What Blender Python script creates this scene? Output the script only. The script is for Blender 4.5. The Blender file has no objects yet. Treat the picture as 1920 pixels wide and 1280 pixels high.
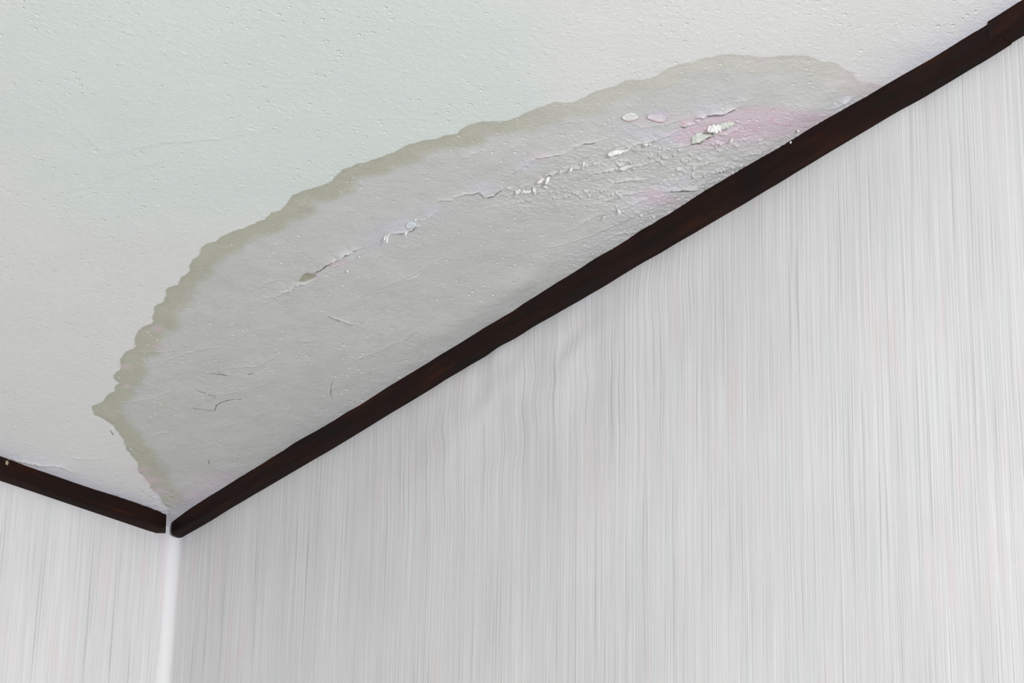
import bpy, bmesh, math, random
import numpy as np
from mathutils import Vector, Matrix

S = bpy.context.scene
C = S.collection
CEIL = 2.9                                    # height of the ceiling; the room corner stands at x = 0, y = 0

# ---------------------------------------------------------------- camera
FPX = 7009.0
YAW, PITCH, ROLL = math.radians(37.376), math.radians(28.756), math.radians(1.3197)
fwd = np.array([math.sin(YAW)*math.cos(PITCH), math.cos(YAW)*math.cos(PITCH), math.sin(PITCH)])
r0 = np.cross(fwd, [0, 0, 1.0]); r0 /= np.linalg.norm(r0); u0 = np.cross(r0, fwd)
cr = r0*math.cos(ROLL) + u0*math.sin(ROLL); cu = -r0*math.sin(ROLL) + u0*math.cos(ROLL)
def ray(px, py): return fwd + cr*(px-960)/FPX - cu*(py-640)/FPX
d0 = ray(333, 979)
CAM = np.array([0, 0, CEIL]) - d0/d0[2]*1.5
cam = bpy.data.objects.new('camera', bpy.data.cameras.new('camera')); C.objects.link(cam)
cam.data.sensor_width = 36; cam.data.lens = FPX/1920*36; cam.data.clip_start = 0.05
cam.matrix_world = Matrix(((cr[0], cu[0], -fwd[0], CAM[0]), (cr[1], cu[1], -fwd[1], CAM[1]),
                           (cr[2], cu[2], -fwd[2], CAM[2]), (0, 0, 0, 1)))
S.camera = cam
def on_ceiling(px, py, drop=0.0):             # point of the photo -> place on the plane `drop` below the ceiling
    d = ray(px, py); return CAM + d*((CEIL-drop-CAM[2])/d[2])
def on_wall_r(px, py): d = ray(px, py); return CAM + d*((0-CAM[0])/d[0])
def on_wall_l(px, py): d = ray(px, py); return CAM + d*((0-CAM[1])/d[1])

# ---------------------------------------------------------------- light
w = bpy.data.worlds.new('World'); S.world = w; w.use_nodes = True
bg = w.node_tree.nodes['Background']; bg.inputs[0].default_value = (0.96, 0.985, 1.0, 1); bg.inputs[1].default_value = 0.66
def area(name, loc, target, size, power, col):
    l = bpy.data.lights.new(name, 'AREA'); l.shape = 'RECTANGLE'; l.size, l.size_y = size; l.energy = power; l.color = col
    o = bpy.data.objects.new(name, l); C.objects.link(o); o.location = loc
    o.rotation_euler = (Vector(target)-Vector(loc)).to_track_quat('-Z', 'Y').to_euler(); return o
area('key_light', (-1.10, -3.0, CEIL-1.05), (-0.1, -0.5, CEIL-0.1), (0.27, 0.20), 46, (0.985, 0.99, 1.0))  # key light from behind the camera; its source is unseen
S.view_settings.view_transform = 'Standard'; S.view_settings.look = 'None'
S.view_settings.exposure = 0.0; S.view_settings.gamma = 1.0; S.view_settings.use_curve_mapping = False

# ---------------------------------------------------------------- noise in numpy
def hsh(ix, iy, seed):
    n = (ix.astype(np.int64)*374761393 + iy.astype(np.int64)*668265263 + seed*1442695041) & 0x7fffffff
    n = ((n ^ (n >> 13))*1274126177) & 0x7fffffff
    return ((n ^ (n >> 16)) & 0xffff)/65535.0
def vnoise(x, y, seed=0):
    ix, iy = np.floor(x), np.floor(y); fx, fy = x-ix, y-iy
    fx = fx*fx*fx*(fx*(fx*6-15)+10); fy = fy*fy*fy*(fy*(fy*6-15)+10)
    a = hsh(ix, iy, seed); b = hsh(ix+1, iy, seed); c = hsh(ix, iy+1, seed); d = hsh(ix+1, iy+1, seed)
    return (a*(1-fx)+b*fx)*(1-fy) + (c*(1-fx)+d*fx)*fy - 0.5
def fbm(x, y, seed=0, o=3):
    s = 0; a = 1.0
    for k in range(o):
        s = s + a*vnoise(x*2**k+k*17.3, y*2**k-k*9.1, seed+k); a *= 0.5
    return s
def sstep(a, b, x): t = np.clip((x-a)/(b-a), 0, 1); return t*t*(3-2*t)

# ---------------------------------------------------------------- node helpers
def new_mat(name):
    m = bpy.data.materials.new(name); m.use_nodes = True
    nt = m.node_tree; b = nt.nodes['Principled BSDF']; return m, nt, b
class N:
    def __init__(s, nt): s.nt = nt
    def add(s, t, **k):
        n = s.nt.nodes.new(t)
        for a, v in k.items(): setattr(n, a, v)
        return n
    def put(s, n, i, v):
        if v is None: return
        if hasattr(v, 'is_output') or isinstance(v, bpy.types.NodeSocket): s.nt.links.new(v, n.inputs[i])
        else: n.inputs[i].default_value = v
    def m(s, op, a, b=None, c=None, clamp=False):
        n = s.add('ShaderNodeMath', operation=op, use_clamp=clamp)
        s.put(n, 0, a); s.put(n, 1, b); s.put(n, 2, c); return n.outputs[0]
    def attr(s, name): return s.add('ShaderNodeAttribute', attribute_name=name).outputs['Fac']
    def noise(s, vec, scale, detail=2, rough=0.5):
        n = s.add('ShaderNodeTexNoise'); s.put(n, 'Vector', vec); n.inputs['Scale'].default_value = scale
        n.inputs['Detail'].default_value = detail; n.inputs['Roughness'].default_value = rough; return n.outputs['Fac']
    def mapr(s, v, a, b, c=0.0, d=1.0, smooth=True):
        n = s.add('ShaderNodeMapRange'); n.interpolation_type = 'SMOOTHSTEP' if smooth else 'LINEAR'
        s.put(n, 0, v); s.put(n, 1, a); s.put(n, 2, b); s.put(n, 3, c); s.put(n, 4, d); return n.outputs[0]
    def mix(s, f, a, b, mode='MIX'):
        n = s.add('ShaderNodeMix', data_type='RGBA', blend_type=mode)
        s.put(n, 0, f); s.put(n, 6, a); s.put(n, 7, b); return n.outputs[2]
    def bump(s, h, strength, dist, nrm=None):
        n = s.add('ShaderNodeBump'); n.inputs['Strength'].default_value = strength; n.inputs['Distance'].default_value = dist
        s.put(n, 'Height', h)
        if nrm is not None: s.put(n, 'Normal', nrm)
        return n.outputs[0]
    def xyz(s, a, b, c=0.0):
        n = s.add('ShaderNodeCombineXYZ'); s.put(n, 0, a); s.put(n, 1, b); s.put(n, 2, c); return n.outputs[0]

# ---------------------------------------------------------------- ceiling shape data (traced points of the photo)
STAIN = [(320,966),(300,928),(280,912),(275,897),(258,880),(255,867),(238,845),(232,825),(215,802),(205,792),(192,783),(177,778),
 (175,772),(172,762),(188,755),(197,743),(213,733),(214,725),(222,718),(213,710),(213,702),(223,693),(224,672),(233,660),(255,650),
 (253,637),(256,622),(267,612),(286,605),(287,587),(292,573),(307,565),(312,552),(309,544),(315,537),(335,534),(336,530),(340,520),
 (354,508),(354,497),(363,485),(375,475),(377,465),(390,457),(408,453),(415,443),(443,432),(467,423),(487,415),(498,412),(510,400),
 (527,393),(540,377),(548,365),(570,357),(595,351),(612,343),(628,330),(643,318),(667,308),(687,303),(703,298),(728,288),(745,281),
 (770,270),(792,263),(815,261),(837,253),(860,250),(862,243),(878,234),(903,228),(937,227),(970,220),(987,210),(1023,199),(1042,193),
 (1075,192),(1095,182),(1123,170),(1152,163),(1170,153),(1195,150),(1220,147),(1235,140),(1253,128),(1270,120),(1303,115),(1325,107),
 (1340,104),(1363,101),(1400,103),(1430,109),(1468,104),(1513,104),(1530,109),(1547,116),(1557,114),(1575,122),(1597,135),(1613,150),
 (1638,153),(1680,158),(1760,200),(1300,500),(700,900),(400,1100),(330,1010)]
# lifted edges of paint: (points, height mm, width mm, trench mm)
FAULTS = [
 ([(592,509),(600,505),(607,498),(613,492),(622,487),(636,482),(647,473),(660,472),(664,467),(671,466)], 2.6, 10, 2.4),
 ([(727,440),(732,437),(747,435),(759,434),(764,432),(774,428),(779,422),(788,422),(796,420)], 1.1, 6, 0),
 ([(777,415),(781,411),(792,412),(802,409),(806,405),(815,398),(825,390)], .9, 5, 0),
 ([(800,390),(812,382),(825,373),(850,371),(856,365),(871,360),(887,361),(898,357),(908,367),(925,366),(946,353)], 1.4, 8, .3),
 ([(954,328),(971,319),(981,309),(996,298),(1008,292),(1025,289),(1050,286),(1067,281),(1077,273),(1096,266),(1123,264),(1142,261),(1152,256)], 1.4, 8, .2),
 ([(1000,342),(1019,332),(1027,326),(1040,323),(1058,319),(1071,315),(1087,313),(1110,307)], 1.2, 6, .2),
 ([(1106,329),(1120,322),(1142,317),(1162,314),(1187,310),(1217,306)], 1.5, 7, 0),
 ([(1160,296),(1190,270),(1210,266),(1233,262),(1258,252),(1277,246)], 1.1, 6, 0),
 ([(1115,360),(1133,356),(1146,347),(1160,339),(1183,337),(1217,335)], 1.2, 6, 0),
 ([(1108,385),(1131,379),(1142,372),(1169,364),(1200,360)], 1.1, 6, 0),
 ([(1160,392),(1185,380),(1210,372)], .9, 5, 0),
 ([(1060,435),(1082,425),(1093,416),(1110,408),(1131,400)], .8, 5, 0),
 ([(1254,355),(1277,350),(1300,350),(1319,348)], 1.3, 6, 1.0),
 ([(1275,238),(1285,236),(1294,232),(1308,232)], 1.5, 6, .5),
 ([(1304,222),(1312,219),(1325,219),(1330,216)], 1.2, 6, .3),
 ([(1327,216),(1336,213),(1346,211),(1358,210),(1366,206),(1379,204)], 2.6, 9, 2.2),
 ([(1376,192),(1390,190),(1402,188)], .8, 5, .2),
 ([(1233,287),(1258,277),(1277,273),(1296,271)], .9, 5, 0),
 ([(1180,231),(1200,240),(1240,236),(1262,230),(1285,222)], .6, 6, 0),
 ([(1330,258),(1345,254),(1362,250),(1380,243),(1392,238)], 1.4, 6, .4),
 ([(1560,198),(1575,194),(1585,186),(1600,178)], 1.2, 7, 0),
 ([(1395,292),(1410,286),(1425,285),(1440,276)], .9, 5, 0),
 ([(500,560),(512,556),(528,548),(545,543),(560,533),(575,531),(590,526)], 1.0, 5, 0),
 ([(495,570),(505,566),(520,553),(548,541)], .8, 4, 0),
 ([(600,520),(606,512),(615,508),(622,502),(640,497),(655,490),(672,480)], .9, 5, .3),
 ([(619,594),(636,600),(653,606),(670,612)], 1.0, 8, 0),
 ([(557,640),(570,641),(586,641)], .6, 5, 0),
 ([(761,527),(775,521),(792,513)], .8, 6, 0),
 ([(700,545),(740,530),(780,512),(820,490)], .5, 14, 0),
 ([(640,690),(690,664),(750,640),(790,612)], .6, 16, 0),
 ([(18,856),(44,862),(71,868),(106,872),(115,873),(129,881)], 1.5, 9, .3),
 ([(131,857),(154,860),(177,861)], .6, 6, 0),
 ([(290,690),(330,668),(375,655),(420,650)], .45, 12, 0),
 ([(236,662),(270,660),(340,657)], .5, 4, 0),
 ([(215,757),(250,753),(290,745),(330,728)], .6, 8, 0),
 ([(400,700),(440,690),(480,688),(520,668)], .7, 12, 0),
 ([(360,765),(400,745),(440,735),(500,720)], .5, 14, 0),
 ([(140,240),(200,290),(300,270),(420,262),(520,240)], .35, 25, 0),
 ([(60,380),(160,350),(280,310),(360,290)], .3, 30, 0),
 ([(445,540),(470,545),(500,530),(530,525)], .5, 7, 0),
 ([(860,300),(885,288),(905,284)], .6, 7, 0),
 ([(1055,233),(1070,228),(1082,231)], .6, 6, 0),
 ([(1000,470),(1060,455),(1110,440),(1180,405)], .5, 12, 0),
 ([(1150,480),(1200,455),(1250,420),(1290,400)], .7, 10, 0),
 ([(1130,450),(1160,435),(1190,430),(1230,410)], .7, 8, 0),
 ([(900,395),(930,388),(960,382),(975,378)], .6, 6, 0),
]
BELT = [(520,560,12,.8),(560,535,18,.6),(620,505,22,.6),(700,460,20,.25),(780,420,24,.5),(860,372,26,.4),(930,365,26,.5),(1000,345,34,.7),
 (1080,310,36,.8),(1130,370,40,.7),(1150,300,40,.9),(1200,330,44,1.),(1250,290,44,1.),(1250,390,40,.8),(1300,320,46,1.),(1330,240,36,.7),(1370,290,46,1.),
 (1420,250,40,.7),(1450,290,26,.9),(1480,230,34,.6),(1540,215,28,.5),(1590,180,16,.7),(1190,430,30,.8),(1090,500,30,.5),(1280,350,40,.9),
 (1040,380,40,.4),(980,400,40,.3),(420,750,60,.3),(420,690,50,.25),(290,940,26,.7),(330,940,22,.8),(400,910,26,.4),(1140,470,24,.7),
 (880,280,26,.3),(1060,230,30,.3),(480,545,30,.3),(1360,200,26,.5)]
PINK = [(1300,240,22,.8),(1340,222,22,.9),(1380,225,28,1.),(1430,222,30,1.),(1480,222,30,1.),(1530,212,22,1.1),(1555,206,12,1.2),(1280,262,16,.7),
 (1330,262,18,.8),(1400,248,22,1.),(1585,145,12,.35),(1612,158,12,.4),(1645,160,9,.5),(1225,363,14,.8),(1245,368,10,.7),
 (1215,206,0.1,.1),(630,494,7,.9),(648,490,7,.5),(600,514,3,1.),(400,905,22,.5),(370,928,16,.6),(430,890,14,.4),(270,880,9,1.),(284,900,9,1.1),(300,920,9,1.),
 (296,615,7,.8),(295,650,6,.7),(237,687,6,.7),(238,722,6,.6),(255,645,4,.4),(378,471,4,.6),(1425,114,8,.5),(720,410,0.1,.1),(1180,224,9,.3),(1450,290,14,.4),(1280,380,14,.4),(1240,220,9,.8),
 (1290,232,8,1.2),(1306,232,6,1.6),(1015,291,9,.7),(1205,230,8,.4)]
LILAC = [(740,427,16,.9),(700,450,14,.8),(810,395,14,.9),(905,350,14,.8),(985,305,10,1.),(1180,245,16,.4),(1215,254,16,.4),(1245,262,14,.4),(1265,255,14,.5),(1588,188,10,.9),(1560,205,8,.5),
 (1200,375,14,.5),(1250,348,14,.55),(1290,340,12,.4),(1330,205,16,.7),(1235,218,8,1.),(1170,400,10,.4),(1370,180,12,.2),(660,478,10,.6),(760,415,12,.6)]
BARE = [[(560,528),(567,518),(576,512),(585,515),(591,514),(591,520),(581,525),(570,528)],
        [(1327,216),(1346,212),(1358,211),(1369,206),(1377,206),(1362,211),(1345,217),(1331,219)],
        [(608,499),(614,494),(618,494),(616,499),(610,501)]]

def P(px, py, drop=0.0): p = on_ceiling(px, py, drop); return np.array([p[0], p[1]])
random.seed(4)
def jag(pl, amp):                              # roughen a polyline
    out = [pl[0]]
    for a, b in zip(pl[:-1], pl[1:]):
        L = np.linalg.norm(b-a); n = max(1, int(L/0.0035))
        t = (b-a)/L; nn = np.array([-t[1], t[0]])
        for k in range(1, n+1):
            q = a+(b-a)*k/n
            out.append(q + nn*random.uniform(-amp, amp) if k < n else q)
    return out
def lines(spec):
    v = [spec[0][0]]
    for a, b, s in spec:
        n = max(1, int(round((b-a)/s))); v += [a+(b-a)*(k+1)/n for k in range(n)]
    return np.array(v)
xs = lines([(-4.0,-1.0,.5),(-1.0,-.64,.06),(-.64,-.24,.0016),(-.24,0.0,.0007)])
ys = lines([(-5.0,-1.5,.5),(-1.5,-1.18,.04),(-1.18,-1.02,.0012),(-1.02,-.40,.0008),(-.40,0.0,.0012)])
X, Y = np.meshgrid(xs, ys)
def seg_dist(x, y, a, b):
    ab = b-a; L2 = ab@ab
    t = np.clip(((x-a[0])*ab[0]+(y-a[1])*ab[1])/L2, 0, 1)
    dx = x-(a[0]+t*ab[0]); dy = y-(a[1]+t*ab[1])
    return dx*dx+dy*dy, ab[0]*dy-ab[1]*dx, t
def window_of(pl, mrg):
    p = np.array(pl); lo = p.min(0)-mrg; hi = p.max(0)+mrg
    i0, i1 = np.searchsorted(xs, [lo[0], hi[0]]); j0, j1 = np.searchsorted(ys, [lo[1], hi[1]])
    return slice(j0, j1), slice(i0, i1)
def blobs(lst):
    A = np.zeros_like(X)
    for px, py, r, a in lst:
        c = P(px, py); r *= 0.00075
        sj, si = window_of([c], r*3)
        A[sj, si] += a*np.exp(-((X[sj, si]-c[0])**2+(Y[sj, si]-c[1])**2)/(r*r*1.1))
    return A
def inside(poly, x, y):
    c = np.zeros(x.shape, bool); n = len(poly)
    for k in range(n):
        a, b = poly[k], poly[(k+1) % n]
        cond = ((a[1] > y) != (b[1] > y)) & (x < (b[0]-a[0])*(y-a[1])/((b[1]-a[1]) or 1e-12)+a[0])
        c ^= cond
    return c
def signed(poly, sj, si, closed=True):
    x, y = X[sj, si], Y[sj, si]; D = np.full(x.shape, 1.0)
    n = len(poly)
    for k in range(n):
        D = np.minimum(D, seg_dist(x, y, poly[k], poly[(k+1) % n])[0])
    D = np.sqrt(D); ins = inside(poly, x, y)
    return np.where(ins, D, -D)
sp = [P(*q) for q in STAIN]
sj, si = window_of(sp[:-5], .05)
SD = np.full_like(X, -0.08); SD[sj, si] = np.clip(signed(sp, sj, si), -0.08, 0.08)
BR = np.zeros_like(X)
for poly in BARE:
    q = [P(*k) for k in poly]; sj, si = window_of(q, .004)
    BR[sj, si] = np.maximum(BR[sj, si], sstep(-.0012, .0006, signed(q, sj, si)))
DROP0, DROPW = 0.0075, 0.017
def corner_drop(d): return DROP0*np.exp(-np.maximum(d, 0)/DROPW)
rough = np.clip(blobs(BELT), 0, 1.2)*sstep(.006, .022, -X); stained = sstep(-.002, .006, SD)
A1 = .607*X+.795*Y; A2 = .795*X-.607*Y                # along and across the view: the torn skin lies in fine ridges across it
H = corner_drop(-X)*(0.85+.5*fbm(Y*9, X*9, 5)) + corner_drop(-Y)*.7
H += (.00011*fbm(A1*520, A2*330, 11, 2) + .0003*fbm(X*22, Y*22, 12) + .0010*fbm(X*6, Y*6, 17, 2))
H += stained*(.0009*fbm(X*26+Y*6, Y*14, 21) + .00035*fbm(X*90, Y*60, 22))
rg = fbm(A1*230, A2*90, 31, 4); rg2 = fbm(A1*520, A2*400, 41, 2)
flatpink = 1-.65*np.clip(blobs([(1420,225,40,1.),(1490,222,40,1.),(1360,225,22,.8)]), 0, 1)
H += rough*flatpink*(.0005*np.maximum(0, .42-np.abs(rg)*1.8)**1.4*1.4 + .0002*rg + .00065*rg2)
H += .0022*np.exp(-((-X-.036-.008*fbm(Y*9, X*0, 88))/.013)**2)*np.clip(.5+1.6*fbm(Y*11, X*8, 87), 0, 1.3)*sstep(-.25, -.5, Y)*sstep(-1.12, -1.0, Y)
lump = np.maximum(0, fbm(A1*400, A2*330, 51, 2)-.22)*sstep(-.15, .35, fbm(A1*45, A2*22, 55, 2))
H += rough*flatpink*.0052*lump + .00035*np.maximum(0, fbm(X*360, Y*360, 61, 1)-.34)/.14
LIP = np.zeros_like(X)
camdir = np.array([-.607, -.795])
for pts, hgt, wid, trench in FAULTS:
    q = jag([P(*k) for k in pts], .0008); sj, si = window_of(q, wid*.001*3)
    x, y = X[sj, si], Y[sj, si]; D = np.full(x.shape, 9.0); SG = np.zeros(x.shape); T = np.zeros(x.shape)
    n = len(q)-1
    for k in range(n):
        d, sg, t = seg_dist(x, y, q[k], q[k+1]); m = d < D
        D[m] = d[m]; SG[m] = sg[m]; T[m] = (k+t[m])/n
    D = np.sqrt(D); ab = q[-1]-q[0]
    s0 = ab[0]*camdir[1]-ab[1]*camdir[0]      # which side faces the viewer
    up = (SG*s0) > 0
    taper = np.sin(np.pi*np.clip(T, .04, .96))**.5*(.75+.9*np.abs(vnoise(T*n*.45, T*0+hgt*9, 71)))
    endfade = np.clip(1-D/(wid*.001*3), 0, 1)
    crest = np.exp(-D/(wid*.001)) + .55*np.exp(-(D/.0017)**2)
    H[sj, si] += np.where(up, hgt*.00105*crest, 0)*taper*endfade
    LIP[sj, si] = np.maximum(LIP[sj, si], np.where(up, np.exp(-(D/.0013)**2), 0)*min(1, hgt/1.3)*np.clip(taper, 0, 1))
    if trench:
        tr = np.where(up, 0, np.exp(-(D/.0016)**2))*np.sin(np.pi*np.clip(T, .03, .97))**.5
        H[sj, si] -= trench*.001*tr
        if trench >= 1: BR[sj, si] = np.maximum(BR[sj, si], tr*min(1, trench/2))
H -= .0010*BR
def height_at(x, y):
    i = min(max(int(np.searchsorted(xs, x)), 1), len(xs)-1); j = min(max(int(np.searchsorted(ys, y)), 1), len(ys)-1)
    return float(max(H[j, i], H[j-1, i-1], H[j-1, i], H[j, i-1]))
XU = X.copy()
stripe = lambda d, a: np.exp(-np.maximum(d, 0)/a)
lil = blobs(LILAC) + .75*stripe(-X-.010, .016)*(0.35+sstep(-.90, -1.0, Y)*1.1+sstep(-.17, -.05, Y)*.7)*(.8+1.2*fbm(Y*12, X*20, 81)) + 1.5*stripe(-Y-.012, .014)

def grid_object(name, co, nu, nv, mat, flip=False):
    me = bpy.data.meshes.new(name)
    idx = np.arange(nu*nv).reshape(nv, nu)
    a, b, c, d = idx[:-1, :-1].ravel(), idx[:-1, 1:].ravel(), idx[1:, 1:].ravel(), idx[1:, :-1].ravel()
    f = np.stack([a, d, c, b] if flip else [a, b, c, d], 1).astype(np.int32)
    me.vertices.add(nu*nv); me.vertices.foreach_set('co', co.astype(np.float32).ravel())
    me.loops.add(f.size); me.loops.foreach_set('vertex_index', f.ravel())
    me.polygons.add(len(f)); me.polygons.foreach_set('loop_start', np.arange(0, f.size, 4, dtype=np.int32))
    me.update(calc_edges=True); me.validate()
    me.polygons.foreach_set('use_smooth', np.ones(len(f), bool))
    me.materials.append(mat)
    o = bpy.data.objects.new(name, me); C.objects.link(o); return o
def put_attr(me, name, arr):
    a = me.attributes.new(name, 'FLOAT', 'POINT'); a.data.foreach_set('value', arr.astype(np.float32).ravel())

# ---------------------------------------------------------------- materials
def ceiling_material():
    m, nt, b = new_mat('painted_plaster'); n = N(nt)
    tc = n.add('ShaderNodeTexCoord').outputs['Object']
    sep = n.add('ShaderNodeSeparateXYZ'); nt.links.new(tc, sep.inputs[0])
    # clean paint: warm grey white with a faint mint cast over the middle of the ceiling
    dx = n.m('SUBTRACT', sep.outputs[0], -.37); dy = n.m('SUBTRACT', sep.outputs[1], -.66)
    rr = n.m('SQRT', n.m('ADD', n.m('MULTIPLY', n.m('MULTIPLY', dx, dx), 1.6), n.m('MULTIPLY', dy, dy)))
    nz = n.noise(tc, 14, 4); rr = n.m('ADD', rr, n.m('MULTIPLY', n.m('SUBTRACT', nz, .5), .22))
    mint = n.mapr(rr, .19, .30, 1.0, 0.0)
    clean = n.mix(mint, (.765, .765, .76, 1), (.712, .772, .748, 1))
    blot = n.mapr(n.noise(tc, 7, 3), .3, .7, .985, 1.015)
    # damp stain
    sd = n.attr('stain')
    e = n.m('ADD', sd, n.m('MULTIPLY', n.m('SUBTRACT', n.noise(tc, 130, 3, .6), .5), .0052))
    e = n.m('ADD', e, n.m('MULTIPLY', n.m('SUBTRACT', n.noise(tc, 45, 1, .5), .5), .004))
    mask = n.mapr(e, -.0007, .0009)
    ring = n.m('ADD', sd, n.m('MULTIPLY', n.m('SUBTRACT', n.noise(tc, 38, 4, .6), .5), .030))
    rim = n.mapr(ring, .013, .027, 1.0, 0.0)
    edge = n.mapr(e, .0, .006, 1.0, 0.0)
    fade = n.mapr(sep.outputs[1], -.98, -.25, .35, 1.0, False)       # the far right end dried out paler
    inner = n.mix(fade, (.668, .670, .664, 1), (.574, .577, .573, 1))
    rimc = n.mix(n.mapr(sep.outputs[1], -.93, -.62, 0.0, 1.0), (.635, .630, .590, 1), (.478, .481, .405, 1))
    damp = n.mix(rim, inner, rimc)
    damp = n.mix(n.m('MULTIPLY', edge, .30), damp, n.mix(1, damp, (.86, .86, .84, 1), 'MULTIPLY'))
    mott = n.mapr(n.noise(tc, 55, 4, .65), .25, .75, .965, 1.035)
    damp = n.mix(1, damp, n.xyz(mott, mott, mott), 'MULTIPLY')
    col = n.mix(mask, clean, damp)
    col = n.mix(1, col, n.xyz(blot, blot, blot), 'MULTIPLY')
    # pink and lilac tints
    pk = n.m('MULTIPLY', n.attr('pink'), n.mapr(n.noise(tc, 90, 3, .6), .2, .75, .55, 1.25), clamp=True)
    col = n.mix(n.m('MULTIPLY', pk, .60), col, (.72, .54, .65, 1))
    hot = n.mapr(n.noise(tc, 150, 3, .6), .52, .66)
    col = n.mix(n.m('MULTIPLY', n.m('MULTIPLY', pk, hot), .35), col, (.74, .40, .47, 1))
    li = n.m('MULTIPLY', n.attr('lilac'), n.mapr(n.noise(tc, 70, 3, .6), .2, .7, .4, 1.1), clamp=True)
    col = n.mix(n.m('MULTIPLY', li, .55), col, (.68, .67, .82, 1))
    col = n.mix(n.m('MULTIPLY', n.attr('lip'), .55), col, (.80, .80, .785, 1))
    # bare backing inside the open cracks
    br = n.mapr(n.attr('bare'), .3, .7)
    col = n.mix(br, col, n.mix(n.noise(tc, 300, 2), (.30, .29, .23, 1), (.44, .44, .37, 1)))
    # loose grit on the paint
    vor = n.add('ShaderNodeTexVoronoi', feature='F1'); nt.links.new(tc, vor.inputs['Vector']); vor.inputs['Scale'].default_value = 150
    vor.inputs['Randomness'].default_value = 1
    grit = n.mapr(vor.outputs['Distance'], .12, .27, 1.0, 0.0)
    sc = n.add('ShaderNodeSeparateColor'); nt.links.new(vor.outputs['Color'], sc.inputs[0])
    grit = n.m('MULTIPLY', grit, n.mapr(sc.outputs[0], .50, .85))
    grit = n.m('MULTIPLY', grit, n.mapr(n.noise(tc, 16, 2), .36, .6))
    col = n.mix(n.m('MULTIPLY', grit, .7), col, (.90, .90, .88, 1))
    # rare dark specks
    v2 = n.add('ShaderNodeTexVoronoi', feature='F1'); nt.links.new(tc, v2.inputs['Vector']); v2.inputs['Scale'].default_value = 26
    s2 = n.add('ShaderNodeSeparateColor'); nt.links.new(v2.outputs['Color'], s2.inputs[0])
    spk = n.m('MULTIPLY', n.mapr(v2.outputs['Distance'], .02, .045, 1.0, 0.0), n.mapr(s2.outputs[1], .86, .88))
    col = n.mix(n.m('MULTIPLY', spk, .6), col, (.16, .15, .13, 1))
    nt.links.new(col, b.inputs['Base Color']); b.inputs['Roughness'].default_value = .75
    b.inputs['Specular IOR Level'].default_value = .25
    f1 = n.noise(tc, 560, 3, .65); f2 = n.noise(tc, 150, 2, .5)
    hh = n.m('ADD', n.m('MULTIPLY', f1, .6), n.m('MULTIPLY', f2, .35)); hh = n.m('SUBTRACT', hh, n.m('MULTIPLY', grit, .9))
    nt.links.new(n.bump(hh, .8, .0012), b.inputs['Normal'])
    return m

def wallpaper_material(name):
    m, nt, b = new_mat(name); n = N(nt)
    uv = n.add('ShaderNodeUVMap', uv_map='UVMap').outputs[0]
    s = n.add('ShaderNodeSeparateXYZ'); nt.links.new(uv, s.inputs[0]); u, v = s.outputs[0], s.outputs[1]
    wob = n.noise(n.xyz(n.m('MULTIPLY', u, 60), n.m('MULTIPLY', v, 22)), 1, 2)
    uu = n.m('ADD', u, n.m('MULTIPLY', n.m('SUBTRACT', wob, .5), .0011))
    def st(fu, fv, d=2, r=.5, off=0.0): return n.noise(n.xyz(n.m('MULTIPLY', uu, fu), n.m('MULTIPLY', v, fv), off), 1, d, r)
    fine = st(900, 9, 3, .6); mid = st(330, 3.5, 2, .5, 3.3); wide = st(42, 1.6, 3, .6, 7.7); thin = st(560, 5, 1, .5, 11.1)
    k = n.mapr(fine, .30, .70, .895, 1.06, False)
    k = n.m('MULTIPLY', k, n.mapr(mid, .3, .7, .955, 1.03, False))
    k = n.m('MULTIPLY', k, n.mapr(wide, .3, .7, .965, 1.025, False))
    k = n.m('MULTIPLY', k, n.mapr(thin, .61, .72, 1.0, .80))
    k = n.m('MULTIPLY', k, n.mapr(n.noise(uv, 5, 3), .3, .7, .965, 1.025))
    col = n.mix(1, (.755, .752, .752, 1), n.xyz(k, k, k), 'MULTIPLY')
    pk = n.m('MULTIPLY', n.mapr(st(95, 8, 3, .6, 21.0), .5, .68), n.mapr(n.noise(uv, 6, 3), .4, .62))
    col = n.mix(n.m('MULTIPLY', pk, .55), col, (.78, .67, .69, 1))
    gr = n.mapr(st(70, 6, 2, .6, 33.0), .5, .7)
    col = n.mix(n.m('MULTIPLY', gr, .22), col, (.66, .74, .71, 1))
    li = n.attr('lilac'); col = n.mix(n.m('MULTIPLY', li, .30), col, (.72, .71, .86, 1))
    col = n.mix(n.m('MULTIPLY', n.attr('corner_pale'), .75), col, (.90, .90, .915, 1))
    nt.links.new(col, b.inputs['Base Color']); b.inputs['Roughness'].default_value = .62
    b.inputs['Specular IOR Level'].default_value = .3
    hh = n.m('ADD', n.m('MULTIPLY', fine, .6), n.m('ADD', mid, n.m('MULTIPLY', thin, -.5)))
    nt.links.new(n.bump(hh, .8, .0006), b.inputs['Normal'])
    return m

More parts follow.
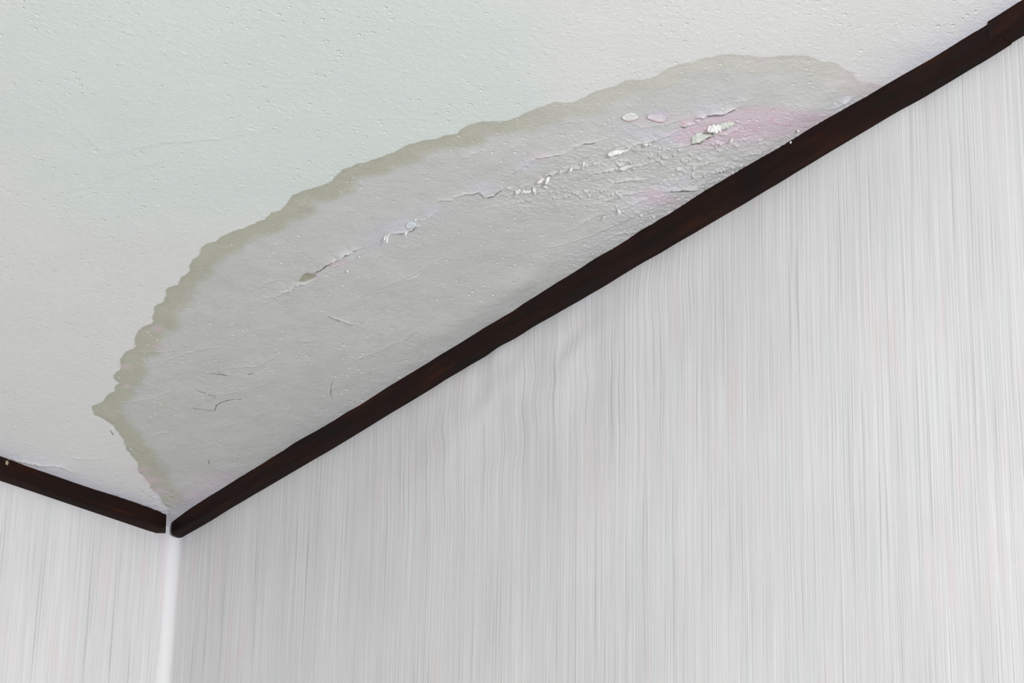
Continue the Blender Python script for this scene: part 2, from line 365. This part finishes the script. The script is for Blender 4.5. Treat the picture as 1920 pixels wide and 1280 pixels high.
def wood_material():
    m, nt, b = new_mat('dark_varnished_wood'); n = N(nt)
    uv = n.add('ShaderNodeUVMap', uv_map='UVMap').outputs[0]
    s = n.add('ShaderNodeSeparateXYZ'); nt.links.new(uv, s.inputs[0]); u, v = s.outputs[0], s.outputs[1]
    g = n.noise(n.xyz(n.m('MULTIPLY', u, 9), n.m('MULTIPLY', v, 420)), 1, 4, .6)
    big = n.noise(n.xyz(n.m('MULTIPLY', u, 14), n.m('MULTIPLY', v, 60), 4.0), 1, 3, .6)
    col = n.mix(n.mapr(big, .52, .72), (.0190, .0076, .0060, 1), (.038, .011, .0045, 1))
    col = n.mix(n.mapr(big, .36, .48, .8, 0.0), col, (.010, .008, .005, 1))
    col = n.mix(n.mapr(g, .35, .7, .45, 0.0), col, (.007, .0045, .004, 1))
    sc = n.mapr(n.noise(n.xyz(n.m('MULTIPLY', u, 60), n.m('MULTIPLY', v, 900), 9.0), 1, 3, .7), .67, .75)
    col = n.mix(n.m('MULTIPLY', sc, .25), col, (.16, .10, .07, 1))
    nt.links.new(col, b.inputs['Base Color']); b.inputs['Roughness'].default_value = .55
    b.inputs['Specular IOR Level'].default_value = .08
    nt.links.new(n.bump(g, .35, .0006), b.inputs['Normal'])
    return m
def flat_mat(name, c, r=.7, scale=500, var=.06, bump=.3):
    m, nt, b = new_mat(name); n = N(nt)
    tc = n.add('ShaderNodeTexCoord').outputs['Object']
    k = n.mapr(n.noise(tc, scale, 3), .3, .7, 1-var, 1+var)
    nt.links.new(n.mix(1, (*c, 1), n.xyz(k, k, k), 'MULTIPLY'), b.inputs['Base Color'])
    b.inputs['Roughness'].default_value = r; b.inputs['Specular IOR Level'].default_value = .25
    nt.links.new(n.bump(n.noise(tc, scale*1.3, 2), bump, .0004), b.inputs['Normal']); return m
M_ceil = ceiling_material(); M_wall = wallpaper_material('striped_wallpaper'); M_wood = wood_material()
M_white = flat_mat('loose_white_paint', (.80, .81, .785)); M_grey = flat_mat('loose_grey_paint', (.72, .73, .71))
M_green = flat_mat('chalky_greenish_paint', (.66, .69, .64)); M_pale = flat_mat('pale_lilac_paint', (.70, .64, .70))
M_pinkish = flat_mat('pinkish_paint', (.72, .66, .66)); M_straw = flat_mat('straw_fibre', (.76, .72, .56))
M_crack_shade = flat_mat('crack_and_shade', (.17, .165, .145), .9); M_rose = flat_mat('rose_paint_edge', (.56, .33, .34))
M_smudge = flat_mat('dried_filler', (.36, .31, .20), .8)

# ---------------------------------------------------------------- ceiling
co = np.stack([X, Y, CEIL-H], -1)
ceiling = grid_object('ceiling', co, len(xs), len(ys), M_ceil, flip=True)
ceiling['kind'] = 'structure'
me = ceiling.data
put_attr(me, 'stain', SD); put_attr(me, 'bare', BR); put_attr(me, 'lip', LIP)
pz = [P(*q) for q in [(1262,268),(1248,252),(1268,240),(1285,226),(1305,216),(1330,212),(1372,203),(1400,199),(1450,198),(1520,202),(1560,203),(1572,206),(1545,224),(1505,246),(1462,257),(1410,256),(1375,256),(1335,264),(1292,273)]]
PK = blobs(PINK[8:]); sj, si = window_of(pz, .03); PK[sj, si] += 1.0*sstep(-.005, .008, signed(pz, sj, si))
put_attr(me, 'pink', np.clip(PK, 0, 1.3)); put_attr(me, 'lilac', np.clip(lil, 0, 1.2))
assert me.polygons[0].normal.z < 0

# ---------------------------------------------------------------- walls
def wall_mesh(name, U, Z, pos, lilac):
    uu, zz = np.meshgrid(U, Z)
    o = grid_object(name, pos(uu, zz), len(U), len(Z), M_wall)
    me = o.data; uvl = me.uv_layers.new(name='UVMap')
    vi = np.zeros(len(me.loops), np.int32); me.loops.foreach_get('vertex_index', vi)
    flat = np.stack([uu.ravel(), zz.ravel()], 1)[vi]
    uvl.data.foreach_set('uv', flat.astype(np.float32).ravel())
    put_attr(me, 'lilac', np.clip(lilac(uu, zz), 0, 1)); o['kind'] = 'structure'; return o
Zs = lines([(-CEIL, -.7, .3), (-.7, -.54, .04), (-.54, 0.004, .003)])
R = .011                                       # the paper rounds the corner
U1 = lines([(-5.0, -1.4, .4), (-1.4, -1.15, .05), (-1.15, -R, .003)])
def bulge(y, z):                               # where damp has lifted the wallpaper off the wall under the trim
    e = -z-.014
    b1 = .0080*np.exp(-((y+.47)/.10)**2)*np.exp(-((e-.020)/.030)**2)
    b2 = .0065*np.exp(-((y+.56)/.06)**2)*np.exp(-((e-.055)/.028)**2)
    b3 = .0050*np.exp(-((y+.40)/.07)**2)*np.exp(-((e-.075)/.035)**2)
    b4 = .0045*np.exp(-((y+.68)/.06)**2)*np.exp(-((e-.030)/.03)**2)
    zone = np.exp(-((y+.50)/.14)**2)*np.exp(-((e-.04)/.07)**2)
    return (.45*(b1+b2+b3+b4) + zone*.0045*fbm(y*22, z*26, 91, 2))*sstep(.006, .030, -z) + .0012*fbm(y*7, z*5, 95, 2) + .0016*np.exp(-e/.02)*fbm(y*20, z*4, 97, 2)
def pos_r(u, z):
    e = -z-.014; zone = np.exp(-((u+.52)/.15)**2)*np.exp(-((e-.05)/.075)**2) + .25*np.exp(-((u+.62)/.3)**2)*np.exp(-e/.05)
    slide = zone*(.0100*fbm(u*9+3, z*17, 131, 2) + .0060*fbm(u*20, z*30, 133, 2))      # the softened paper has also crept sideways
    return np.stack([-bulge(u, z)*sstep(0, .03, -u-R), u+slide*sstep(0, .05, -u-R), CEIL+z], -1)
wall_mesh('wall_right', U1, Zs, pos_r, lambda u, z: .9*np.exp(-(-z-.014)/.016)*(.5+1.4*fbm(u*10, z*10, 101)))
# left wall: flat, then an arc of radius R round into the right wall; u runs along the paper
arc = R*math.pi/2
U2 = np.concatenate([lines([(-4.0, -.6, .4), (-.6, -.3, .05), (-.3, -R, .003)]), -R+np.linspace(0, arc, 10)[1:]])
def pos_l(u, z):
    t = np.clip((u+R)/R, 0, math.pi/2)
    x = np.where(u > -R, -R+R*np.sin(t), u); y = np.where(u > -R, -R+R*np.cos(t), 0)
    y = y - np.where(u > -R, 0, .0010*fbm(u*8, z*5, 111, 2)*sstep(0, .03, -u-R))
    return np.stack([x, y, CEIL+z], -1)
put_attr_corner_pale = lambda u, z: np.exp(-((u+.0035)/.0062)**4)
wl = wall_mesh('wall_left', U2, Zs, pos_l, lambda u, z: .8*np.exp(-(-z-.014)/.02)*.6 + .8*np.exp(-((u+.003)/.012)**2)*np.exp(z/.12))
_u, _z = np.meshgrid(U2, Zs); put_attr(wl.data, 'corner_pale', put_attr_corner_pale(_u, _z))          # paper colour made paler where it rounds the corner
for o in (bpy.data.objects['wall_right'], wl):
    o.data.flip_normals() if o.name == 'wall_left' and o.data.polygons[5].normal.y > 0 else None

# floor far below the frame; it throws daylight back up
M_floor = flat_mat('light_oak_floor', (.62, .58, .52), .5, 6, .12)
o = grid_object('floor', np.stack([*np.meshgrid([-4.0, 0.0], [-5.0, 0.0]), np.zeros((2, 2))], -1), 2, 2, M_floor); o['kind'] = 'structure'

# ---------------------------------------------------------------- dark wooden trim
TOP_R = [(320,974),(345,962),(420,914),(520,853),(600,805),(664,765),(700,742),(780,694),(860,645),(935,599),(1000,556),(1040,530),(1140,469),(1207,428),(1260,396),(1310,366),
         (1345,344),(1440,291),(1500,252),(1560,217),(1610,188),(1664,158),(1740,113),(1780,88),(1836,55),(1856,43)]
BOT_R = [(337,1009),(450,944),(560,878),(700,797),(780,748),(860,699),(980,628),(1100,556),(1230,480),(1330,419),(1395,384),(1480,329),(1600,260),(1720,188),(1830,125),(1860,105)]
TOP_R2 = [(1853,39),(1880,23),(1903,10),(1919,0),(1990,-44),(2300,-236)]
BOT_R2 = [(1860,103),(1881,91),(1920,68),(2000,20),(2300,-160)]
TOP_L = [(314,961),(250,940),(160,912),(80,885),(30,864),(0,854),(-300,756)]
BOT_L = [(309,1004),(290,999),(160,956),(80,928),(0,900),(-300,800)]
def face_pts(top, side):                       # (along, thickness) of the visible upper edge
    out = []
    for px, py in top:
        t = .012
        for _ in range(8):
            p = on_ceiling(px, py, DROP0*math.exp(-t/DROPW)*(.85 if side == 'r' else .7))
            t = -p[0] if side == 'r' else -p[1]
        out.append(((p[1] if side == 'r' else p[0]), t))
    return sorted(out)
def trim(name, top, bot, side, end_front, end_back, far, label, rounded=True):
    T = face_pts(top, side)
    B = sorted([((on_wall_r(*q)[1] if side == 'r' else on_wall_l(*q)[0]), CEIL-(on_wall_r(*q)[2] if side == 'r' else on_wall_l(*q)[2])) for q in bot])
    def smooth(K, w):
        g = np.linspace(K[0][0], K[-1][0], 900); v = np.interp(g, [k[0] for k in K], [k[1] for k in K])
        m = max(1, int(w/(g[1]-g[0]))); ker = np.ones(2*m+1)/(2*m+1)
        for _ in range(2): v = np.convolve(np.pad(v, m, mode='edge'), ker, 'valid')
        return lambda a: float(np.interp(a, g, v))
    tt, hh = smooth(T, .025), smooth(B, .09)
    n = 260 if side == 'r' else 120
    bm = bmesh.new(); uvl = bm.loops.layers.uv.new('UVMap'); rows = []
    for k in range(n+1):
        f = k/n
        row = []
        a_mid = far + (end_back-far)*f
        t, h = tt(a_mid), hh(a_mid)
        # section: (distance off the wall, below the ceiling)
        prof = [(-.001, -.001), (t, -.001), (t, .0035), (t*.995, h*.60), (t*.97, h*.84), (t*.90, h*.94), (t*.75, h*.985), (t*.35, h), (-.001, h)]
        for q, (o_, z_) in enumerate(prof):
            e = end_back + (end_front-end_back)*min(1, max(0, o_/t))
            a = far + (e-far)*f
            if k == n and rounded: o_ = o_ if q in (0, 8) else o_*.95; z_ = z_*.975
            wv = .00022*math.sin(a*91+q)+.00018*math.sin(a*37+2*q)
            o2 = o_ + (wv if 1 <= q <= 6 else 0)
            if side == 'l': z_ *= 1-.16*min(1, max(0, (a-end_back+.014)/.014))**2
            row.append(bm.verts.new((-o2, a, CEIL-z_) if side == 'r' else (a, -o2, CEIL-z_)))
        rows.append(row)
    vcoord = [0, .02, .024, .034, .041, .046, .051, .056, .064]
    for r_, s_ in zip(rows[:-1], rows[1:]):
        for q in range(8):
            f = bm.faces.new((r_[q], r_[q+1], s_[q+1], s_[q])); f.smooth = True
            for lp, vv in zip(f.loops, (vcoord[q], vcoord[q+1], vcoord[q+1], vcoord[q])):
                c_ = lp.vert.co; lp[uvl].uv = (c_.y if side == 'r' else c_.x+7.3, vv)
    for row in (rows[0], rows[-1]): bm.faces.new(row)
    bmesh.ops.recalc_face_normals(bm, faces=bm.faces)
    me = bpy.data.meshes.new(name); bm.to_mesh(me); bm.free(); me.materials.append(M_wood)
    o = bpy.data.objects.new(name, me); C.objects.link(o); o['kind'] = 'structure'; o['label'] = label
    return o, tt, hh
ptf = on_ceiling(320, 974, .003); ptb = on_wall_r(337, 1009)
tr_r, ttr, hhr = trim('trim_1', TOP_R, BOT_R, 'r', float(ptf[1]), float(ptb[1]), float(on_ceiling(1857, 41)[1])-.012,
                      'long dark brown wooden trim strip between stained ceiling and right wall')
e2 = float(on_ceiling(1853, 39, .002)[1])
tr_2, _, _ = trim('trim_2', TOP_R2, BOT_R2, 'r', e2, e2+.001, -2.2, 'short dark wooden trim length past the joint at the upper right corner', False)
tr_l, ttl, hhl = trim('trim_3', TOP_L, BOT_L, 'l', float(on_ceiling(315, 961, .003)[0]), float(on_wall_l(311, 1003)[0]), -1.2,
                      'dark brown wooden trim strip along the short left wall')

# ---------------------------------------------------------------- small builders
def link(name, bm, mat, parent=None, smooth=True):
    bmesh.ops.recalc_face_normals(bm, faces=bm.faces)
    me = bpy.data.meshes.new(name); bm.to_mesh(me); bm.free(); me.materials.append(mat)
    if smooth: me.polygons.foreach_set('use_smooth', [True]*len(me.polygons))
    o = bpy.data.objects.new(name, me); C.objects.link(o)
    if parent: o.parent = parent
    return o
def flake_geo(up, low, h0, h1, thick=.0005, curl=1.6, rows=6, rag=.0006, seed=0):
    """sheet of paint hinged along `up`, its edge `low` hanging h0..h1 mm below the ceiling"""
    rnd = random.Random(seed); bm = bmesh.new(); n = 30 if len(low) > 8 else 18
    def along(pl, f):
        L = [0]
        for a, b in zip(pl[:-1], pl[1:]): L.append(L[-1]+math.hypot(b[0]-a[0], b[1]-a[1]))
        s = f*L[-1]
        return (np.interp(s, L, [p[0] for p in pl]), np.interp(s, L, [p[1] for p in pl]))
    V = []
    for side in (0, 1):
        g = []
        for i in range(n+1):
            f = i/n; a = along(up, f); b = along(low, f); row = []
            base = P(*a); zb = height_at(*base)
            hl = (h1 if not isinstance(h1, (list, tuple)) else np.interp(f, np.linspace(0, 1, len(h1)), h1))*.001
            for j in range(rows+1):
                q = j/rows; hz = h0*.001 + (hl-h0*.001)*q**curl
                px, py = a[0]+(b[0]-a[0])*q, a[1]+(b[1]-a[1])*q
                z = max(zb-.0002, .0)+hz + (thick if side == 0 else 0) if q == 0 else zb+hz+(thick if side == 0 else 0)
                if j == 0: z -= .0006
                w_ = on_ceiling(px, py, z)
                rn = random.Random(seed*997+i*31+j)
                jx = rn.uniform(-rag, rag)*1.3 if j == rows or i in (0, n) else rn.uniform(-rag, rag)*.45
                row.append(bm.verts.new((w_[0]+jx*.7, w_[1]+jx, w_[2]+rn.uniform(-.5, .5)*rag*.8)))
            g.append(row)
        V.append(g)
    A, B = V
    for i in range(n):
        for j in range(rows):
            bm.faces.new((A[i][j], A[i+1][j], A[i+1][j+1], A[i][j+1]))
            bm.faces.new((B[i][j], B[i][j+1], B[i+1][j+1], B[i+1][j]))
        bm.faces.new((A[i][rows], A[i+1][rows], B[i+1][rows], B[i][rows])); bm.faces.new((A[i][0], B[i][0], B[i+1][0], A[i+1][0]))
    for j in range(rows):
        bm.faces.new((A[0][j], A[0][j+1], B[0][j+1], B[0][j])); bm.faces.new((A[n][j], B[n][j], B[n][j+1], A[n][j+1]))
    return bm
def ribbon_geo(pts, thick=.0005):
    """curled sliver; pts are (px, py, mm below ceiling, width px)"""
    bm = bmesh.new(); b0 = P(pts[0][0], pts[0][1]); zb = height_at(*b0)
    P3 = []
    m = 5
    arr = np.array(pts, float); s = np.linspace(0, 1, len(pts)); ss = np.linspace(0, 1, (len(pts)-1)*m+1)
    sm = np.stack([np.interp(ss, s, arr[:, k]) for k in range(4)], 1)
    for _ in range(3): sm[1:-1] = (sm[:-2]+2*sm[1:-1]+sm[2:])/4
    rows = []
    for k, (px, py, h, wpx) in enumerate(sm):
        c = Vector(on_ceiling(px, py, zb + h*.001 - (.0005 if k == 0 else 0))); P3.append(c); rows.append(wpx*.00047/2*(.62+.35*abs(math.sin(k*1.9+px))))
    R_ = []
    for k, c in enumerate(P3):
        d = (P3[min(k+1, len(P3)-1)]-P3[max(k-1, 0)]).normalized()
        sd = Vector((.79, -.61, 0)); sd = (sd-d*sd.dot(d)); sd = sd.normalized() if sd.length > .15 else Vector((.6, .79, 0)); nr = d.cross(sd).normalized()
        r = rows[k]
        R_.append([bm.verts.new(c+sd*r*math.cos(a)+nr*(thick*.5+r*.18)*math.sin(a)*(1 if abs(math.cos(a)) < .9 else .2)) for a in [i*math.pi/4 for i in range(8)]])
    for a, b in zip(R_[:-1], R_[1:]):
        for i in range(8): bm.faces.new((a[i], a[(i+1) % 8], b[(i+1) % 8], b[i]))
    bm.faces.new(R_[0][::-1]); bm.faces.new(R_[-1]); return bm
GROUP = 'loose paint flakes on the damp ceiling'
def tag(o, label, cat='paint flake', group=GROUP): o['label'] = label; o['category'] = cat; o['group'] = group; return o

# ---------------------------------------------------------------- loose paint
def flake(label, up, low, h0, h1, mat, seed, edge=None, **k):
    o = tag(link('paint_flake', flake_geo(up, low, h0, h1, seed=seed, **k), mat), label)
    if edge:
        low2 = [(x, y+edge[0]) for x, y in low]
        link('torn_edge', flake_geo(low, low2, (h1[len(h1)//2] if isinstance(h1, (list, tuple)) else h1), max(0.1, edge[1]), seed=seed+50, rows=2, rag=.0002), edge[2], o)['label'] = edge[3]
    return o
def sliver(label, pts, mat, **k): return tag(link('paint_sliver', ribbon_geo(pts, **k), mat), label, 'paint sliver')

flake('oval blistered paint chip, left of the two chips above the crack',
      [(1166,219),(1172,214),(1182,211),(1192,213),(1197,220)], [(1167,222),(1173,226),(1181,227),(1190,225),(1197,221)], .1, 1.3, M_grey, 1,
      rag=.0001, edge=(1.5, .3, M_rose, 'thin rose coloured lower edge'))
flake('oblong pale pink and lilac paint chip, right of the oval blister',
      [(1214,217),(1219,214),(1228,215),(1238,216),(1247,217),(1248,220)], [(1213,220),(1219,224),(1228,227),(1238,229),(1244,229),(1248,226)], .1, 1.2, M_pale, 2,
      rag=.0001, edge=(1.2, .3, M_rose, 'thin rose coloured lower edge'))
flake('largest chalk white curled flake on the pink patch',
      [(1327,238),(1329,234),(1333,236),(1337,232),(1341,235),(1345,232),(1352,236),(1362,236),(1371,235)], [(1326,246),(1328,250),(1330,249.5),(1333,247),(1338,249),(1340,247),(1345,250),(1348,246),(1352,247),(1354,244),(1358,243),(1364,241),(1367,242),(1371,238)], .3, [6, 7, 6.5, 6, 5.5, 4.5, 3], M_white, 3, curl=1.2, rag=.0013)
flake('thin grey green paint sheet at the right end of the chalk white flake',
      [(1346,236),(1354,230),(1364,229),(1372,228),(1380,232)], [(1350,239),(1358,238),(1366,237),(1372,235),(1380,233)], .1, 1.6, M_green, 4, rag=.0003)
flake('broad grey green slab of peeling paint, lower left of the chalk white flake',
      [(1298,256),(1304,251),(1314,249),(1328,250),(1342,252)], [(1297,270),(1304,269),(1313,267),(1320,262),(1328,257),(1342,254)], .1, [2.2, 3, 3, 2.6, 2.2, 1], M_green, 5, rag=.0005)
flake('white curled flake of paint, alone on the ridges left of the pink patch',
      [(1142,284),(1152,281),(1164,281),(1176,280),(1182,278)], [(1139,293),(1146,293),(1154,290),(1164,288),(1174,285),(1182,280)], .2, [5, 4.5, 3, 2.5, 2, .6], M_white, 6, curl=1.2, rag=.0006)
flake('small white crumb of lifted paint just right of the lone curled flake',
      [(1206,269),(1210,266),(1216,268)], [(1206,273),(1211,275),(1215,272)], .2, 2.6, M_white, 7, curl=1.2)
flake('small pointed white flake, second crumb right of the lone curled flake',
      [(1216,268),(1221,266),(1226,263)], [(1217,272),(1220,273),(1226,265)], .2, 2.2, M_white, 8)
flake('flat white flake on the ridge just below the lone curled flake',
      [(1162,314),(1170,311),(1180,309),(1190,309)], [(1162,318),(1169,320),(1178,316),(1190,311)], .1, 2.0, M_grey, 9)
flake('small bluish chip of paint between the two hanging slivers and the long ridge',
      [(761,420),(767,416),(774,416),(780,417)], [(763,427),(769,429),(775,427),(780,422)], .1, 1.5, flat_mat('bluish_paint', (.64, .69, .71)), 10, rag=.0002)
flake('triangular grey paint chip at the right end of the central crack',
      [(1086,306),(1093,304),(1101,304)], [(1087,307),(1095,310),(1101,305)], .1, 1.8, M_grey, 11, rag=.0002)
flake('leftmost ragged grey crumb on the central ridge',
      [(966,357),(972,354),(977,356)], [(967,364),(972,364),(976,361)], .2, 2.2, M_grey, 12)
flake('curved grey crumb between the leftmost crumb and the arched curl',
      [(976,359),(982,355),(990,356),(998,357)], [(977,366),(981,362),(988,363),(998,361)], .2, 2.2, M_grey, 13)
flake('square grey crumb of paint touching the lower left of the arched curl',
      [(999,352),(1004,352)], [(999,360),(1005,361)], .3, 2.8, M_white, 14)
sliver('arched curl of torn paint on the central crack', [(1018,333,1,3),(1023,328,2.4,4),(1031,326,3,4.5),(1038,329,1.5,3)], M_grey)
sliver('pinkish left leg of paint hanging under the arched curl', [(1019,334,1,8),(1013,340,2.5,9),(1007,343,4,4)], M_pinkish)
sliver('white right leg of paint hanging under the arched curl', [(1029,331,1,6),(1027,337,3,7),(1024,345,6,4)], M_white)
sliver('tiny white curl below the legs of the arched curl', [(1019,349,.8,5),(1023,350,1.5,5),(1025,352,2,3)], M_white)
sliver('short white stub hanging right of the arched curl', [(1072,313,.5,5),(1071,317,3,6),(1069.5,321,5,5)], M_white)
sliver('faint thin sliver halfway between arched curl and short stub', [(1051,319,.3,2),(1051,322,1.5,2.5),(1050,326,3,2)], M_grey)
sliver('longest white hook of paint hanging off the lilac band, forked beside its twin', [(732,438,.5,2.5),(727,442,3,3),(726,448,6,3.5),(725.5,455,8.5,2.5)], M_white)
sliver('shorter left prong beside the longest white hook', [(724,440,.5,2.5),(721.5,446,3.5,4),(720.5,450,5,3)], M_white)
sliver('white pointed sliver hanging right of the long hook, below the bluish chip', [(763,433,.3,5),(760.5,437,2.5,5),(760.5,441,5,2)], M_white)
sliver('tiny white tooth of paint at the left tip of the bluish chip ridge', [(780,411,.3,4),(778,414,1.2,3)], M_white)
sliver('tiny white speck of paint right of the dark olive hole', [(650,506,.3,4),(651.5,508,1.5,4),(652,511,2.5,2)], M_white)
sliver('small white sliver above the olive hole speck, under the lilac band', [(674,479,.3,3),(673,483,2.5,2.5)], M_white)
sliver('thin white sliver pointing down under the pink patch', [(1374,257,.4,2),(1372,262,3,3),(1371,267,5,4)], M_white)
sliver('short grey peg of paint, left of the two pegs near the trim', [(1132.5,404,.5,4),(1132.5,407,3,4.2),(1132.5,410,5,4)], M_grey)
sliver('curved white peg of paint, right of the two pegs near the trim', [(1157,391,.5,3),(1161,395,3,4.5),(1163,400,5,4)], M_white)
sliver('small white grain above the curved peg', [(1156,386,.2,4),(1157,388,1.5,3.5)], M_white)
sliver('dark white tipped flake by the trim below the pink patch', [(1490,243,.3,2),(1496,243,1.5,3),(1498,247,4,5)], M_white)
sliver('white chip on the upper edge of the trim', [(1484,265,.3,3),(1482,267,2,4),(1483,269,3,2)], M_white)
sliver('pale straw coloured fibre lying on the left end of the stain', [(297,754,.3,2),(304,759,.8,3),(311,764,.3,2)], M_straw)
sliver('tiny rose curl of paint at the left end of the pink patch', [(1303,225,.5,3),(1308,227,1.5,4.5),(1312,224,.5,3)], M_pale)

# ---------------------------------------------------------------- hairline cracks and dark lines painting shade under lifted paint, parts of the ceiling
def crack(pl, width, label=None):
    bm = bmesh.new(); q = jag([P(*k) for k in pl], .0006); n = len(q); rows = []
    for k, c in enumerate(q):
        t = q[min(k+1, n-1)]-q[max(k-1, 0)]; t /= np.linalg.norm(t); nn = np.array([-t[1], t[0]])
        wd = width*.00047*(.35+.65*math.sin(math.pi*k/(n-1)))*random.uniform(.6, 1.2)*.5
        z = CEIL-height_at(c[0], c[1])
        rows.append([bm.verts.new((c[0]+nn[0]*s*wd, c[1]+nn[1]*s*wd, z-dz)) for s, dz in ((-1, .00005), (1, .00005), (1, -.0006), (-1, -.0006))])
    for a, b in zip(rows[:-1], rows[1:]):
        for i in range(4): bm.faces.new((a[i], a[(i+1) % 4], b[(i+1) % 4], b[i]))
    bm.faces.new(rows[0]); bm.faces.new(rows[-1][::-1])
    o = link('crack_shade_line', bm, M_crack_shade, ceiling, False)
    if label: o['label'] = label
crack([(368,731),(383,735),(395,740),(405,742)], 1.6, 'thin dark crack slanting down at the left of the stain')
crack([(362,765),(382,768),(402,770),(404,765),(406,760),(413,755),(420,752),(437,748),(453,747.5)], 1.8, 'dark angled hairline crack with a kink')
crack([(395,700),(405,702),(413,702.5),(424,704),(433,704)], 2.0, 'short dark dashed crack')
crack([(464,703),(469,701),(475,701)], 1.6)
crack([(391,861),(392,866),(393,870)], 1.5)
crack([(625,713),(621,722),(620,735),(622,746)], 1.0)
crack([(206,806),(211,812),(214,816)], 2.0)
crack([(615,594),(628,597),(641,601)], 1.2)
crack([(592,509),(600,505),(607,498),(613,492),(622,487)], 2.0, 'dark gaping crack running up from the olive hole')
crack([(612,493),(622,487.5),(636,482.5),(641,478),(647,473.5),(660,472.5),(664,467.5),(671,466.5)], 3.2, 'darkest zigzag crack below a lifted lip of paint')
crack([(1327,216),(1336,212.5),(1346,211),(1352,211),(1358,210),(1366,206.5),(1379,204.5)], 2.8, 'brown gap under a lifted lip above the pink patch')
crack([(746,435),(753,434.5),(760,435)], 2.0)
crack([(766,430),(773,428.5),(779,423.5)], 1.6)
crack([(871,361),(880,361.5),(887,361),(895,358)], 1.6)
crack([(908,367.5),(916,367),(925,366.5),(934,361),(946,354)], 1.8)
crack([(1254,355.5),(1262,353),(1277,350.5),(1295,350)], 1.8)
crack([(1019,332.5),(1025,329),(1031,327),(1040,329)], 1.6)
crack([(1296,271.5),(1304,270),(1313,268.5),(1319,264),(1325,260),(1333,257)], 2.4, 'brownish painted shadow under the grey green slab')  # dark strip painting the slab's shade along its lower edge
crack([(1276,239),(1285,236.5),(1294,233.5),(1306,234)], 1.8)
crack([(1094,266.5),(1110,266),(1123,265)], 1.2)
crack([(1385,204),(1392,206)], 1.5)
# filler smudge on the left trim
def blob_on_trim(px, py, r, mat, name, parent, label):
    p = on_ceiling(px, py, .006); a = float(p[0]); bm = bmesh.new()
    bmesh.ops.create_icosphere(bm, subdivisions=3, radius=r)
    for v in bm.verts:
        v.co = Vector((v.co.x*.7, v.co.y*.35, v.co.z))*(1+.25*math.sin(v.co.x*4000)*math.cos(v.co.z*3000))
        v.co += Vector((a, -ttl(a)+.0002, CEIL-.0065))
    o = link(name, bm, mat, parent); o['label'] = label
blob_on_trim(11, 868, .0022, M_smudge, 'filler_smudge', tr_l, 'small beige smudge of filler')
